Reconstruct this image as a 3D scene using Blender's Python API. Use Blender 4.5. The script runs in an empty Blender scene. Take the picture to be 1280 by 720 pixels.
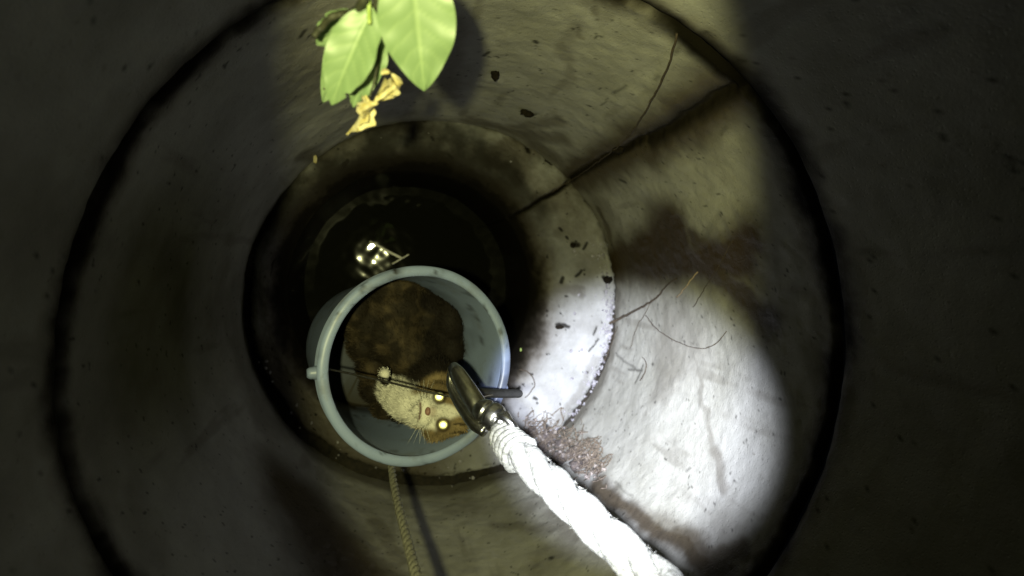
import bpy, bmesh, math, random
import numpy as np
from mathutils import Vector, Matrix, noise as mnoise

random.seed(7)
RNG = np.random.default_rng(11)
S = bpy.context.scene
COL = S.collection

# ------------------------------------------------------------------ camera
F = 700.0                                   # focal length in pixels of a 1280 wide frame
CAM = np.array([0.0, 0.0, 1.47])            # the ledge of the well is z = 0


def _rot(nx, ny):
    d = np.array([(nx - 640) / F, (360 - ny) / F, -1.0]); d /= np.linalg.norm(d)
    t = np.array([0, 0, -1.0]); v = np.cross(d, t); c = d @ t
    K = np.array([[0, -v[2], v[1]], [v[2], 0, -v[0]], [-v[1], v[0], 0]])
    return np.eye(3) + K + K @ K / (1 + c)


ROT = _rot(480, 325)                        # straight down lies left of the middle of the frame
cd = bpy.data.cameras.new("camera"); cam = bpy.data.objects.new("camera", cd); COL.objects.link(cam)
cd.sensor_width = 36; cd.lens = 36 * F / 1280; cd.clip_start = 0.01; cd.clip_end = 50
m4 = Matrix([list(r) + [0] for r in ROT.tolist()] + [[0, 0, 0, 1]])
m4.translation = Vector(CAM); cam.matrix_world = m4
cd.dof.use_dof = True; cd.dof.focus_distance = 0.82; cd.dof.aperture_fstop = 3.8
S.camera = cam

# ------------------------------------------------------------------ world: night above the well
W = bpy.data.worlds.new("World"); S.world = W; W.use_nodes = True
W.node_tree.nodes["Background"].inputs[0].default_value = (0.10, 0.12, 0.16, 1)
W.node_tree.nodes["Background"].inputs[1].default_value = 0.004
S.view_settings.view_transform = 'Standard'; S.view_settings.look = 'None'
S.view_settings.exposure = 0.0; S.view_settings.gamma = 1.0
S.cycles.max_bounces = 6; S.cycles.diffuse_bounces = 1; S.cycles.use_denoising = True
S.cycles.sample_clamp_indirect = 4.0


def ray(px, py):
    return ROT @ np.array([(px - 640) / F, (360 - py) / F, -1.0])


def pz(px, py, z):
    r = ray(px, py); t = (z - CAM[2]) / r[2]
    return CAM + t * r


# ------------------------------------------------------------------ the hand torch: narrow beam and weak spill
LAMP = np.array([-0.060, 0.0, 1.56])


def spot(name, src, target, deg, blend, watts, col, rad, sx=1, sy=1):
    l = bpy.data.lights.new(name, 'SPOT'); o = bpy.data.objects.new(name, l); COL.objects.link(o)
    l.energy = watts; l.color = col; l.spot_size = math.radians(deg); l.spot_blend = blend; l.shadow_soft_size = rad
    d = np.asarray(target) - np.asarray(src); d /= np.linalg.norm(d)
    x = np.array([1.0, 0, 0]) - d * d[0]; x /= np.linalg.norm(x); y = np.cross(-d, x)
    o.rotation_euler = Matrix(np.stack([x, y, -d], 1).tolist()).to_euler(); o.location = tuple(src); o.scale = (sx, sy, 1)
    return o


spot("torch_beam", (-0.014, 0.004, 1.55), pz(778, 518, 0.25), 27.5, 0.80, 440.0, (0.80, 0.845, 1.0), 0.012)
spot("torch_spill", LAMP, pz(645, 320, 0.3), 73, 0.25, 40.0, (1.0, 0.985, 0.45), 0.010, 0.56, 1.0)

# ------------------------------------------------------------------ helpers


def vnoise(P, scale=1.0, seed=0):
    """value noise in [-1,1] on an (n,3) array"""
    Q = np.asarray(P, float) * scale + seed * 17.31
    i = np.floor(Q).astype(np.int64); f = Q - i; f = f * f * (3 - 2 * f)

    def h(a, b, c):
        n = (a * 374761393 + b * 668265263 + c * 2147483647 + seed * 1442695041) & 0xFFFFFFFF
        n = ((n ^ (n >> 13)) * 1274126177) & 0xFFFFFFFF
        n = n ^ (n >> 16)
        return (n & 0xFFFF) / 32767.5 - 1
    r = 0
    for dx in (0, 1):
        for dy in (0, 1):
            for dz in (0, 1):
                w = (f[:, 0] if dx else 1 - f[:, 0]) * (f[:, 1] if dy else 1 - f[:, 1]) * (f[:, 2] if dz else 1 - f[:, 2])
                r = r + w * h(i[:, 0] + dx, i[:, 1] + dy, i[:, 2] + dz)
    return r


def fbm(P, scale, seed=0, oct=4, gain=0.5):
    a, r, t = 1.0, 0, 0
    for k in range(oct):
        r = r + a * vnoise(P, scale * 2 ** k, seed + k); t += a; a *= gain
    return r / t


def smooth(a, b, x):
    t = np.clip((x - a) / (b - a), 0, 1); return t * t * (3 - 2 * t)


def mesh_obj(name, V, Fc, mat, parent=None, attrs=None, shade=True):
    me = bpy.data.meshes.new(name)
    me.from_pydata([tuple(v) for v in np.asarray(V).tolist()], [], Fc if isinstance(Fc, list) else Fc.tolist())
    if shade:
        me.polygons.foreach_set('use_smooth', np.ones(len(me.polygons), bool))
    for k, a in (attrs or {}).items():
        a = np.asarray(a, np.float32)
        if a.ndim == 1:
            me.attributes.new(k, 'FLOAT', 'POINT').data.foreach_set('value', a)
        else:
            me.attributes.new(k, 'FLOAT_COLOR', 'POINT').data.foreach_set('color', np.c_[a, np.ones(len(a))].astype(np.float32).ravel())
    me.materials.append(mat)
    o = bpy.data.objects.new(name, me); COL.objects.link(o)
    if parent is not None:
        o.parent = parent
    return o


def thing(name, label, cat, group=None, loc=(0, 0, 0)):
    o = bpy.data.objects.new(name, None); COL.objects.link(o); o.empty_display_size = 0.02; o.location = loc
    return tag(o, label, cat, group)


def tag(o, label, cat, group=None):
    o['label'] = label; o['category'] = cat
    if group:
        o['group'] = group
    return o


def grid_faces(nu, nv, wrap=False):
    """rows nv, columns nu (wrapping over columns)"""
    a = np.arange(nu * nv).reshape(nv, nu)
    if wrap:
        b = np.roll(a, -1, 1); q = np.stack([a[:-1], b[:-1], b[1:], a[1:]], -1)
    else:
        q = np.stack([a[:-1, :-1], a[:-1, 1:], a[1:, 1:], a[1:, :-1]], -1)
    return q.reshape(-1, 4)


def resample(P, n):
    P = np.asarray(P, float)
    # Catmull-Rom through the points, then even steps
    Q = np.vstack([2 * P[0] - P[1], P, 2 * P[-1] - P[-2]]); out = []
    for i in range(len(P) - 1):
        for t in np.linspace(0, 1, 12, endpoint=False):
            a, b, c, d = Q[i:i + 4]
            out.append(0.5 * (2 * b + (c - a) * t + (2 * a - 5 * b + 4 * c - d) * t * t + (3 * b - 3 * c + d - a) * t ** 3))
    out.append(P[-1]); out = np.array(out)
    s = np.r_[0, np.cumsum(np.linalg.norm(np.diff(out[:, :3], axis=0), axis=1))]
    u = np.linspace(0, s[-1], n)
    return np.stack([np.interp(u, s, out[:, k]) for k in range(out.shape[1])], -1)


def frames(P):
    T = np.gradient(P, axis=0); T /= np.linalg.norm(T, axis=1)[:, None] + 1e-12
    ref = np.array([0.0, 0, 1]) if abs(T[0][2]) < 0.9 else np.array([1.0, 0, 0])
    N = np.zeros_like(P); n = ref - T[0] * (ref @ T[0]); n /= np.linalg.norm(n)
    for i in range(len(P)):
        n = n - T[i] * (n @ T[i]); n /= np.linalg.norm(n) + 1e-12; N[i] = n
    return T, N, np.cross(T, N)


def tube(P, r, seg=8, rough=0.0, seed=0):
    P = np.asarray(P, float); n = len(P); r = np.broadcast_to(np.asarray(r, float), (n,))
    T, N, B = frames(P)
    a = np.linspace(0, 2 * np.pi, seg, endpoint=False)
    V = P[:, None] + r[:, None, None] * (np.cos(a)[None, :, None] * N[:, None] + np.sin(a)[None, :, None] * B[:, None])
    V = V.reshape(-1, 3)
    if rough:
        c = np.repeat(P, seg, 0); V = c + (V - c) * (1 + rough * vnoise(V, 1.2 / max(r.mean(), 1e-4), seed))[:, None]
    Fc = grid_faces(seg, n, True).tolist()
    Fc.append(list(range(seg))[::-1]); Fc.append(list(range((n - 1) * seg, n * seg)))
    return V, Fc


def join(parts):
    Vs, Fs, o = [], [], 0
    for V, Fc in parts:
        Vs.append(np.asarray(V)); Fs += [[i + o for i in f] for f in Fc]; o += len(V)
    return np.vstack(Vs), Fs


def blob(c, r, seed=0, amp=0.35, sub=3, freq=1.4):
    bm = bmesh.new(); bmesh.ops.create_icosphere(bm, subdivisions=sub, radius=1)
    V = np.array([v.co[:] for v in bm.verts]); Fc = [[v.index for v in f.verts] for f in bm.faces]; bm.free()
    V = V * (1 + amp * fbm(V + seed * 3.7, freq, seed, 3))[:, None]
    return V * np.asarray(r) + np.asarray(c), Fc


# ------------------------------------------------------------------ materials


def mat(name):
    m = bpy.data.materials.new(name); m.use_nodes = True
    return m, m.node_tree.nodes, m.node_tree.links, m.node_tree.nodes['Principled BSDF']


def N_(nodes, t, **kw):
    n = nodes.new(t)
    for k, v in kw.items():
        if k in n.inputs:
            n.inputs[k].default_value = v
        else:
            setattr(n, k, v)
    return n


def mixc(nodes, links, fac, a, b, mode='MIX'):
    n = nodes.new('ShaderNodeMix'); n.data_type = 'RGBA'; n.blend_type = mode
    for s, v in ((0, fac), (6, a), (7, b)):
        if hasattr(v, 'links'):
            links.new(v, n.inputs[s])
        elif s == 0:
            n.inputs[0].default_value = v
        else:
            n.inputs[s].default_value = (*v, 1)
    return n.outputs[2]


def concrete(name, base, light, brown=(0.036, 0.023, 0.008), black=(0.007, 0.006, 0.004), rough=0.75, bump=0.42):
    m, nd, lk, b = mat(name)
    tc = N_(nd, 'ShaderNodeTexCoord').outputs['Object']
    n1 = N_(nd, 'ShaderNodeTexNoise', Scale=9.0, Detail=8.0, Roughness=0.62); lk.new(tc, n1.inputs['Vector'])
    n2 = N_(nd, 'ShaderNodeTexNoise', Scale=70.0, Detail=6.0, Roughness=0.7); lk.new(tc, n2.inputs['Vector'])
    n3 = N_(nd, 'ShaderNodeTexNoise', Scale=260.0, Detail=3.0); lk.new(tc, n3.inputs['Vector'])
    r1 = N_(nd, 'ShaderNodeMapRange'); r1.inputs[1].default_value = 0.35; r1.inputs[2].default_value = 0.68; lk.new(n1.outputs['Fac'], r1.inputs[0])
    c = mixc(nd, lk, r1.outputs[0], base, light)
    r2 = N_(nd, 'ShaderNodeMapRange'); r2.inputs[1].default_value = 0.62; r2.inputs[2].default_value = 0.74; r2.inputs[4].default_value = 0.5; lk.new(n2.outputs['Fac'], r2.inputs[0])
    c = mixc(nd, lk, r2.outputs[0], c, brown)
    a = N_(nd, 'ShaderNodeAttribute', attribute_name='stain_shade')
    c = mixc(nd, lk, a.outputs['Fac'], c, brown)
    g = N_(nd, 'ShaderNodeAttribute', attribute_name='grime_shade')
    c = mixc(nd, lk, g.outputs['Fac'], c, black)
    lk.new(c, b.inputs['Base Color'])
    sp = N_(nd, 'ShaderNodeMapRange'); sp.inputs[3].default_value = 0.3; sp.inputs[4].default_value = 0.0; lk.new(g.outputs['Fac'], sp.inputs[0]); lk.new(sp.outputs[0], b.inputs['Specular IOR Level'])
    rr = N_(nd, 'ShaderNodeMapRange'); rr.inputs[3].default_value = rough; rr.inputs[4].default_value = rough - 0.25; lk.new(a.outputs['Fac'], rr.inputs[0])
    lk.new(rr.outputs[0], b.inputs['Roughness'])
    vo = N_(nd, 'ShaderNodeTexVoronoi', Scale=150.0); lk.new(tc, vo.inputs['Vector'])      # open pores
    pr = N_(nd, 'ShaderNodeMapRange'); pr.inputs[1].default_value = 0.10; pr.inputs[2].default_value = 0.26; lk.new(vo.outputs['Distance'], pr.inputs[0])
    bp = N_(nd, 'ShaderNodeBump', Strength=bump, Distance=0.004)
    ad = N_(nd, 'ShaderNodeMath', operation='ADD'); lk.new(n2.outputs['Fac'], ad.inputs[0])
    ml = N_(nd, 'ShaderNodeMath', operation='MULTIPLY'); ml.inputs[1].default_value = 0.4; lk.new(n3.outputs['Fac'], ml.inputs[0]); lk.new(ml.outputs[0], ad.inputs[1])
    a2 = N_(nd, 'ShaderNodeMath', operation='ADD'); lk.new(ad.outputs[0], a2.inputs[0])
    m2 = N_(nd, 'ShaderNodeMath', operation='MULTIPLY'); m2.inputs[1].default_value = 0.35; lk.new(pr.outputs[0], m2.inputs[0]); lk.new(m2.outputs[0], a2.inputs[1])
    lk.new(a2.outputs[0], bp.inputs['Height']); lk.new(bp.outputs[0], b.inputs['Normal'])
    return m


def simple(name, col, rough=0.6, metal=0.0, var=None, scale=60.0, bump=0.0, attr=None, spec=0.5):
    m, nd, lk, b = mat(name)
    b.inputs['Roughness'].default_value = rough; b.inputs['Metallic'].default_value = metal
    b.inputs['Specular IOR Level'].default_value = spec
    tc = N_(nd, 'ShaderNodeTexCoord').outputs['Object']
    n1 = N_(nd, 'ShaderNodeTexNoise', Scale=scale, Detail=5.0, Roughness=0.65); lk.new(tc, n1.inputs['Vector'])
    if attr:
        a = N_(nd, 'ShaderNodeAttribute', attribute_name=attr); base = a.outputs['Color']
        sh = mixc(nd, lk, 0.45, base, n1.outputs['Color'], 'OVERLAY') if var else base
        lk.new(sh, b.inputs['Base Color'])
    elif var:
        r = N_(nd, 'ShaderNodeMapRange'); r.inputs[1].default_value = 0.35; r.inputs[2].default_value = 0.65; lk.new(n1.outputs['Fac'], r.inputs[0])
        lk.new(mixc(nd, lk, r.outputs[0], col, var), b.inputs['Base Color'])
    else:
        b.inputs['Base Color'].default_value = (*col, 1)
    if bump:
        bp = N_(nd, 'ShaderNodeBump', Strength=bump, Distance=0.002); lk.new(n1.outputs['Fac'], bp.inputs['Height']); lk.new(bp.outputs[0], b.inputs['Normal'])
    return m


M = {}
M['wall'] = concrete('wall_plaster', (0.26, 0.255, 0.22), (0.35, 0.345, 0.31))
M['ledge'] = concrete('ledge_concrete', (0.22, 0.22, 0.21), (0.34, 0.34, 0.335), bump=0.4)
M['soil'] = simple('damp_soil', (0.006, 0.005, 0.003), 0.9, var=(0.024, 0.018, 0.010), scale=90, bump=0.8)
M['clod'] = simple('dark_clod', (0.006, 0.005, 0.004), 0.95, var=(0.016, 0.012, 0.008), scale=90, bump=0.8, spec=0.1)
M['root'] = simple('dead_root', (0.03, 0.02, 0.012), 0.8, var=(0.07, 0.05, 0.03), scale=200)
M['pale_root'] = simple('pale_root', (0.45, 0.36, 0.24), 0.6, var=(0.3, 0.2, 0.12), scale=200)
M['fibre'] = simple('root_fibre', (0.16, 0.125, 0.09), 0.8, var=(0.045, 0.033, 0.022), scale=150)
M['rope'] = simple('white_rope', (0.25, 0.25, 0.225), 0.9, var=(0.09, 0.09, 0.075), scale=240, bump=0.9)
M['cord'] = simple('beige_cord', (0.17, 0.165, 0.13), 0.85, var=(0.09, 0.085, 0.068), scale=300, bump=0.9)
M['steel'] = simple('worn_steel', (0.66, 0.66, 0.62), 0.27, 1.0, var=(0.42, 0.41, 0.38), scale=70, bump=0.35)
M['wire'] = simple('handle_wire', (0.34, 0.33, 0.30), 0.38, 1.0, var=(0.2, 0.17, 0.13), scale=120)
M['black'] = simple('black_rubber', (0.010, 0.010, 0.011), 0.5, var=(0.02, 0.02, 0.02), scale=120)
M['dry'] = simple('dry_leaf', (0.38, 0.31, 0.10), 0.6, var=(0.52, 0.47, 0.30), scale=120, bump=0.3)
M['glint_stick'] = simple('pale_glint', (0.85, 0.84, 0.78), 0.3, var=(0.7, 0.68, 0.6), scale=90)
M['twig'] = simple('dark_twig', (0.012, 0.014, 0.006), 0.7, var=(0.03, 0.03, 0.015), scale=160)
M['petiole'] = simple('green_petiole', (0.20, 0.30, 0.06), 0.5, var=(0.28, 0.36, 0.10), scale=160)

# translucent white plastic, grimy in blotches, darker inside towards the floor
m, nd, lk, b = mat('milky_plastic'); M['plastic'] = m
tc = N_(nd, 'ShaderNodeTexCoord').outputs['Object']
n1 = N_(nd, 'ShaderNodeTexNoise', Scale=14.0, Detail=9.0, Roughness=0.7); lk.new(tc, n1.inputs['Vector'])
r1 = N_(nd, 'ShaderNodeMapRange'); r1.inputs[1].default_value = 0.5; r1.inputs[2].default_value = 0.78; r1.inputs[4].default_value = 0.7; lk.new(n1.outputs['Fac'], r1.inputs[0])
c = mixc(nd, lk, r1.outputs[0], (0.25, 0.315, 0.50), (0.13, 0.125, 0.11))
g = N_(nd, 'ShaderNodeAttribute', attribute_name='grime_shade'); c = mixc(nd, lk, g.outputs['Fac'], c, (0.016, 0.013, 0.008))
lk.new(c, b.inputs['Base Color']); b.inputs['Roughness'].default_value = 0.42
tr = N_(nd, 'ShaderNodeBsdfTranslucent'); lk.new(c, tr.inputs['Color'])
mx = N_(nd, 'ShaderNodeMixShader'); mx.inputs[0].default_value = 0.18
lk.new(b.outputs[0], mx.inputs[1]); lk.new(tr.outputs[0], mx.inputs[2])
lk.new(mx.outputs[0], nd['Material Output'].inputs['Surface'])

# leaf: veins from attribute, light comes through
m, nd, lk, b = mat('green_leaf'); M['leaf'] = m
tc = N_(nd, 'ShaderNodeTexCoord').outputs['Object']
n1 = N_(nd, 'ShaderNodeTexNoise', Scale=45.0, Detail=5.0); lk.new(tc, n1.inputs['Vector'])
v = N_(nd, 'ShaderNodeAttribute', attribute_name='vein')
c = mixc(nd, lk, n1.outputs['Fac'], (0.15, 0.235, 0.10), (0.20, 0.285, 0.15))
c = mixc(nd, lk, v.outputs['Fac'], c, (0.30, 0.40, 0.20))
lk.new(c, b.inputs['Base Color']); b.inputs['Roughness'].default_value = 0.45
tr = N_(nd, 'ShaderNodeBsdfTranslucent'); lk.new(c, tr.inputs['Color'])
mx = N_(nd, 'ShaderNodeMixShader'); mx.inputs[0].default_value = 0.25
lk.new(b.outputs[0], mx.inputs[1]); lk.new(tr.outputs[0], mx.inputs[2]); lk.new(mx.outputs[0], nd['Material Output'].inputs['Surface'])

# black well water
m, nd, lk, b = mat('well_water'); M['water'] = m
b.inputs['Base Color'].default_value = (0.006, 0.006, 0.004, 1); b.inputs['Roughness'].default_value = 0.045; b.inputs['IOR'].default_value = 1.33

M['fur'] = simple('cat_fur', (0.2, 0.15, 0.1), 0.75, attr='coat', scale=160, bump=0.5, spec=0.15)
M['tapetum'] = simple('cat_eye', (1.0, 0.95, 0.55), 0.42, 1.0)
M['pupil'] = simple('cat_eye_rim', (0.16, 0.11, 0.02), 0.3)
M['nose'] = simple('cat_nose', (0.26, 0.14, 0.11), 0.5, var=(0.20, 0.10, 0.08), scale=200)

# ------------------------------------------------------------------ the well
AX = np.array([0.153, -0.130]); RW = 0.492   # axis and radius of the shaft
IC = np.array([0.078, -0.084]); RI = 0.325   # the hole in the ledge, off centre


def cyl(px, py, off=0.0):
    """where the sight line through a pixel meets the shaft wall"""
    r = ray(px, py); R_ = RW - off
    a = r[0] ** 2 + r[1] ** 2; bb = 2 * (r[:2] @ (CAM[:2] - AX)); cc = (CAM[:2] - AX) @ (CAM[:2] - AX) - R_ ** 2
    t = (-bb + math.sqrt(bb * bb - 4 * a * cc)) / (2 * a)
    return CAM + t * r


def wall_or_ledge(px, py, off=0.004):
    p = cyl(px, py, off)
    return p if p[2] > 0.0 else pz(px, py, off)


def wuv(px, py):
    p = cyl(px, py); return np.array([math.atan2(p[1] - AX[1], p[0] - AX[0]) * RW, p[2]])


def seg_dist(U, pts):
    d = np.full(len(U), 9.0)
    for a, b_ in zip(pts[:-1], pts[1:]):
        ab = b_ - a; t = np.clip(((U - a) @ ab) / (ab @ ab + 1e-12), 0, 1)
        d = np.minimum(d, np.linalg.norm(U - a - t[:, None] * ab, axis=1))
    return d


# marks on the wall, each with its own place: pixel polyline -> wall coordinates, width in metres, strength
SEAM = [(668, 252), (700, 232), (735, 208), (770, 190), (820, 168), (860, 146), (912, 110)]
BROWN = [([(700, 236), (770, 192), (860, 150), (930, 105)], 0.052, 0.9),
         ([(670, 182), (715, 215), (760, 195)], 0.040, 0.65), ([(590, 150), (650, 168), (700, 172)], 0.030, 0.6),
         ([(770, 330), (815, 305), (842, 275), (850, 300), (800, 330)], 0.050, 1.0),
         ([(785, 330), (840, 325), (930, 325)], 0.050, 1.0), ([(890, 335), (940, 300)], 0.045, 1.0),
         ([(748, 262), (762, 300), (775, 340)], 0.018, 0.8), ([(870, 300), (900, 350), (960, 400)], 0.03, 0.95),
         ([(748, 606), (795, 640), (850, 680), (910, 720)], 0.020, 0.9), ([(845, 665), (890, 700), (930, 690)], 0.022, 0.8),  # first mark: dirt band and the rope's shadow, painted together
         ([(690, 640), (720, 672)], 0.025, 0.5), ([(800, 640), (840, 655)], 0.02, 0.5),
         ([(370, 620), (420, 690), (460, 740)], 0.095, 0.92), ([(470, 655), (500, 700)], 0.02, 0.5),
         ([(620, 655), (700, 660)], 0.016, 0.4), ([(566, 30), (560, 120)], 0.022, 0.45), ([(410, 205), (380, 190)], 0.02, 0.6),  # middle mark: shadow of the big leaf painted into the wall colour
         ([(838, 395), (862, 440), (878, 500), (890, 560)], 0.007, 0.38), ([(812, 365), (825, 420)], 0.006, 0.25), ([(890, 560), (905, 610)], 0.010, 0.5),
         ([(700, 60), (712, 95)], 0.010, 0.35), ([(720, 30), (724, 44)], 0.006, 0.5), ([(745, 0), (748, 14)], 0.006, 0.5),
         ([(630, 165), (668, 152), (700, 150)], 0.016, 0.5)]
BLACK = [([(836, 24), (870, 58), (920, 102)], 0.026, 1.0), ([(700, 233), (770, 192), (800, 178)], 0.010, 0.85), ([(810, 176), (860, 146), (915, 114)], 0.020, 0.85),
         ([(606, 72), (612, 66)], 0.004, 0.8), ([(766, 116), (782, 106)], 0.003, 0.5), ([(752, 132), (760, 122)], 0.002, 0.5),
         ([(770, 445), (795, 460)], 0.003, 0.5), ([(795, 478), (805, 455)], 0.003, 0.8), ([(786, 462), (804, 462)], 0.003, 0.7),
         ([(770, 602), (780, 612), (792, 618)], 0.003, 0.35), ([(688, 697), (689, 698)], 0.006, 0.8), ([(775, 225), (782, 227)], 0.005, 0.7),
         ([(376, 45), (380, 38)], 0.004, 0.8), ([(668, 51), (669, 53)], 0.004, 0.9), ([(845, 66), (850, 60)], 0.004, 0.5), ([(902, 170), (908, 160)], 0.004, 0.4),
         ([(820, 100), (826, 96)], 0.004, 0.4), ([(858, 588), (862, 585)], 0.003, 0.6), ([(900, 265), (880, 300)], 0.006, 0.2)]


def wall_ring(name, z0, z1, nz, seams, nth=900):
    th = np.linspace(-np.pi * 0.5 - np.pi, np.pi * 0.5, nth, endpoint=False) + np.pi * 0.5  # cut of the grid faces left
    th = np.linspace(-np.pi, np.pi, nth, endpoint=False)
    z = np.linspace(z0, z1, nz)
    TH, Z = np.meshgrid(th, z); TH = TH.ravel(); Z = Z.ravel()
    P = np.c_[AX[0] + RW * np.cos(TH), AX[1] + RW * np.sin(TH), Z]
    U = np.c_[TH * RW, Z]
    w = np.c_[fbm(P, 16, 3), fbm(P, 16, 5)] * 0.022 + np.c_[fbm(P, 70, 8), fbm(P, 70, 9)] * 0.007
    Uw = U + w
    stain_shade = np.zeros(len(P)); grime_shade = np.zeros(len(P))
    if seams:
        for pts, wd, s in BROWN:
            d = seg_dist(Uw, [wuv(*q) for q in pts]); stain_shade = np.maximum(stain_shade, s * (1 - smooth(wd * 0.35, wd * 1.9, d)))
        for pts, wd, s in BLACK:
            d = seg_dist(U + w * 0.3, [wuv(*q) for q in pts]); grime_shade = np.maximum(grime_shade, s * (1 - smooth(wd * 0.3, wd * 1.6, d)))
    jd = np.abs(Uw[:, 1] - 0.785 + 0.006 * fbm(P, 6, 77, 2)); jg = np.abs(Z - 0.785)
    stain_shade = np.maximum(stain_shade, 0.85 * (1 - smooth(0.0, 0.06, jd))); grime_shade = np.maximum(grime_shade, (0.95 * (1 - smooth(0.002, 0.030 + 0.030 * np.exp(-((TH - 0.62) / 0.28) ** 2), jd))))
    stain_shade = np.maximum(stain_shade, 0.55 * (1 - smooth(-0.01, 0.04, Uw[:, 1])))
    n = fbm(P, 5, 21, 5); stain_shade = np.maximum(stain_shade, 0.38 * smooth(0.08, 0.5, n))
    n2 = fbm(P * np.array([1, 1, 0.16]), 34, 31, 4); stain_shade = np.maximum(stain_shade, 0.30 * smooth(0.20, 0.55, n2))
    n3 = fbm(P, 120, 41, 3); grime_shade = np.maximum(grime_shade, 0.7 * smooth(0.52, 0.62, n3))
    # relief
    dr = 0.006 * fbm(P, 7, 51, 5) + 0.0018 * fbm(P, 45, 52, 4)
    if seams:
        sd = seg_dist(U + w * 0.4, [wuv(*q) for q in SEAM]); dr += 0.010 * (1 - smooth(0.001, 0.010, sd)) + 0.004 * (1 - smooth(0.004, 0.03, sd))
    dr += 0.010 * (1 - smooth(0.0, 0.012, jg)) - 0.0015 * stain_shade * np.abs(fbm(P, 60, 61, 3))
    P[:, 0] += dr * np.cos(TH); P[:, 1] += dr * np.sin(TH)
    Fc = grid_faces(nth, nz, True)[:, ::-1]
    return mesh_obj(name, P, Fc, M['wall'], attrs={'stain_shade': np.clip(stain_shade, 0, 1), 'grime_shade': np.clip(grime_shade, 0, 1)})


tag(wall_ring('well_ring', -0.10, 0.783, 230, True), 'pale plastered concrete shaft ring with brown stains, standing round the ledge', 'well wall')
tag(wall_ring('well_ring', 0.7865, 1.75, 150, False, 600), 'upper concrete shaft ring above the black curved joint', 'well wall')

# --- the ledge: top of a narrower ring
LBLACK = [([(560, 193), (566, 196)], 0.007), ([(612, 228), (610, 234)], 0.005), ([(716, 306), (724, 307)], 0.008), ([(700, 286), (702, 288)], 0.005), ([(708, 297), (710, 298)], 0.005),
          ([(734, 305), (730, 312)], 0.004), ([(696, 405), (710, 408)], 0.007), ([(722, 345), (728, 338)], 0.006), ([(704, 348), (702, 352)], 0.008),
          ([(540, 172), (542, 176)], 0.006), ([(660, 185), (662, 188)], 0.007), ([(430, 205), (436, 200)], 0.008), ([(682, 533), (686, 536)], 0.008), ([(668, 496), (670, 497)], 0.005),
          ([(745, 410), (742, 418)], 0.004), ([(756, 346), (760, 352)], 0.008), ([(640, 490), (650, 484)], 0.004), ([(735, 440), (748, 425)], 0.003)]
LBROWN = [([(690, 425), (697, 405)], 0.024, 0.30), ([(520, 170), (580, 190), (640, 190)], 0.03, 0.5), ([(600, 195), (640, 215)], 0.03, 0.45), ([(672, 350), (725, 365)], 0.018, 0.5),
          ([(655, 430), (680, 375)], 0.014, 0.75), ([(655, 285), (670, 330)], 0.02, 0.6), ([(745, 450), (720, 500), (695, 528)], 0.012, 0.3)]
CRACK = [(612, 284), (640, 272), (668, 254), (700, 236), (720, 222)]
nth = 900
th = np.linspace(-np.pi, np.pi, nth, endpoint=False)
c_, s_ = np.cos(th), np.sin(th)
e3 = np.c_[c_, s_, 0 * th]
ro = 0.484 - 0.010 * np.clip(fbm(e3 * 0.484, 14, 3, 5) + 0.35, 0, 1) - 0.006 * np.abs(fbm(e3 * 0.484, 60, 4, 3))
ro -= 0.030 * np.clip(np.cos(th + 1.85), 0, 1) ** 1.5
ro += 0.019 * np.clip(np.cos(th - 1.35) * 1.5, 0, 1)
right = np.exp(-((th + 0.15) / 0.7) ** 2)
ro -= 0.012 * right * np.abs(fbm(e3 * 0.48, 40, 6, 4))
ri = RI + 0.006 * fbm(e3 * RI, 9, 13, 4)
O = np.c_[AX[0] + ro * c_, AX[1] + ro * s_]; I = np.c_[IC[0] + ri * c_, IC[1] + ri * s_]
rows = [np.c_[O, np.full(nth, -0.07)], np.c_[O, np.full(nth, -0.03)]]
tt = np.r_[np.linspace(0, 0.03, 3), np.linspace(0.05, 1, 78)]
for t in tt:
    q = O * (1 - t) + I * t; wdt = np.linalg.norm(O - I, axis=1)
    zo = -0.012 * np.exp(-(t * wdt / 0.006)) - 0.060 * np.clip(1 - (1 - t) * wdt / 0.055, 0, 1) ** 2.0
    rows.append(np.c_[q, zo])
ztop = rows[-1][:, 2].copy()
for k in range(1, 26):
    sk = k / 25
    rows.append(np.c_[IC[0] + (ri - 0.004 * min(k, 4) / 4) * c_, IC[1] + (ri - 0.004 * min(k, 4) / 4) * s_, ztop * (1 - sk) - 0.6 * sk])
P = np.vstack(rows); nr = len(rows)
tcol = np.repeat(np.r_[0, 0, tt, np.full(25, 1.0)], nth)
w = np.c_[fbm(P, 20, 3), fbm(P, 20, 5)] * 0.014 + np.c_[fbm(P, 80, 6), fbm(P, 80, 7)] * 0.006
U = P[:, :2]
grime_shade = np.zeros(len(P)); stain_shade = np.zeros(len(P))
for pts, wd in LBLACK:
    d = seg_dist(U + w * 0.45, [pz(*q, 0)[:2] for q in pts]); grime_shade = np.maximum(grime_shade, 0.9 * (1 - smooth(wd * 0.5, wd * 1.2, d)))
for pts, wd, s in LBROWN:
    d = seg_dist(U + w, [pz(*q, 0)[:2] for q in pts]); stain_shade = np.maximum(stain_shade, s * (1 - smooth(wd * 0.4, wd * 1.5, d)))
ck = seg_dist(U + w * 0.35, [pz(*q, 0)[:2] for q in CRACK]); grime_shade = np.maximum(grime_shade, 1 - smooth(0.003, 0.010, ck))
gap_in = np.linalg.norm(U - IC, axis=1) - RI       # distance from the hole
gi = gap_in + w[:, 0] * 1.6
grime_shade = np.maximum(grime_shade, 0.97 * (1 - smooth(0.006, 0.055, gi))); stain_shade = np.maximum(stain_shade, 0.85 * (1 - smooth(0.02, 0.10, gi)))  # algae darkening towards the hole, with the shade there painted in as well
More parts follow.
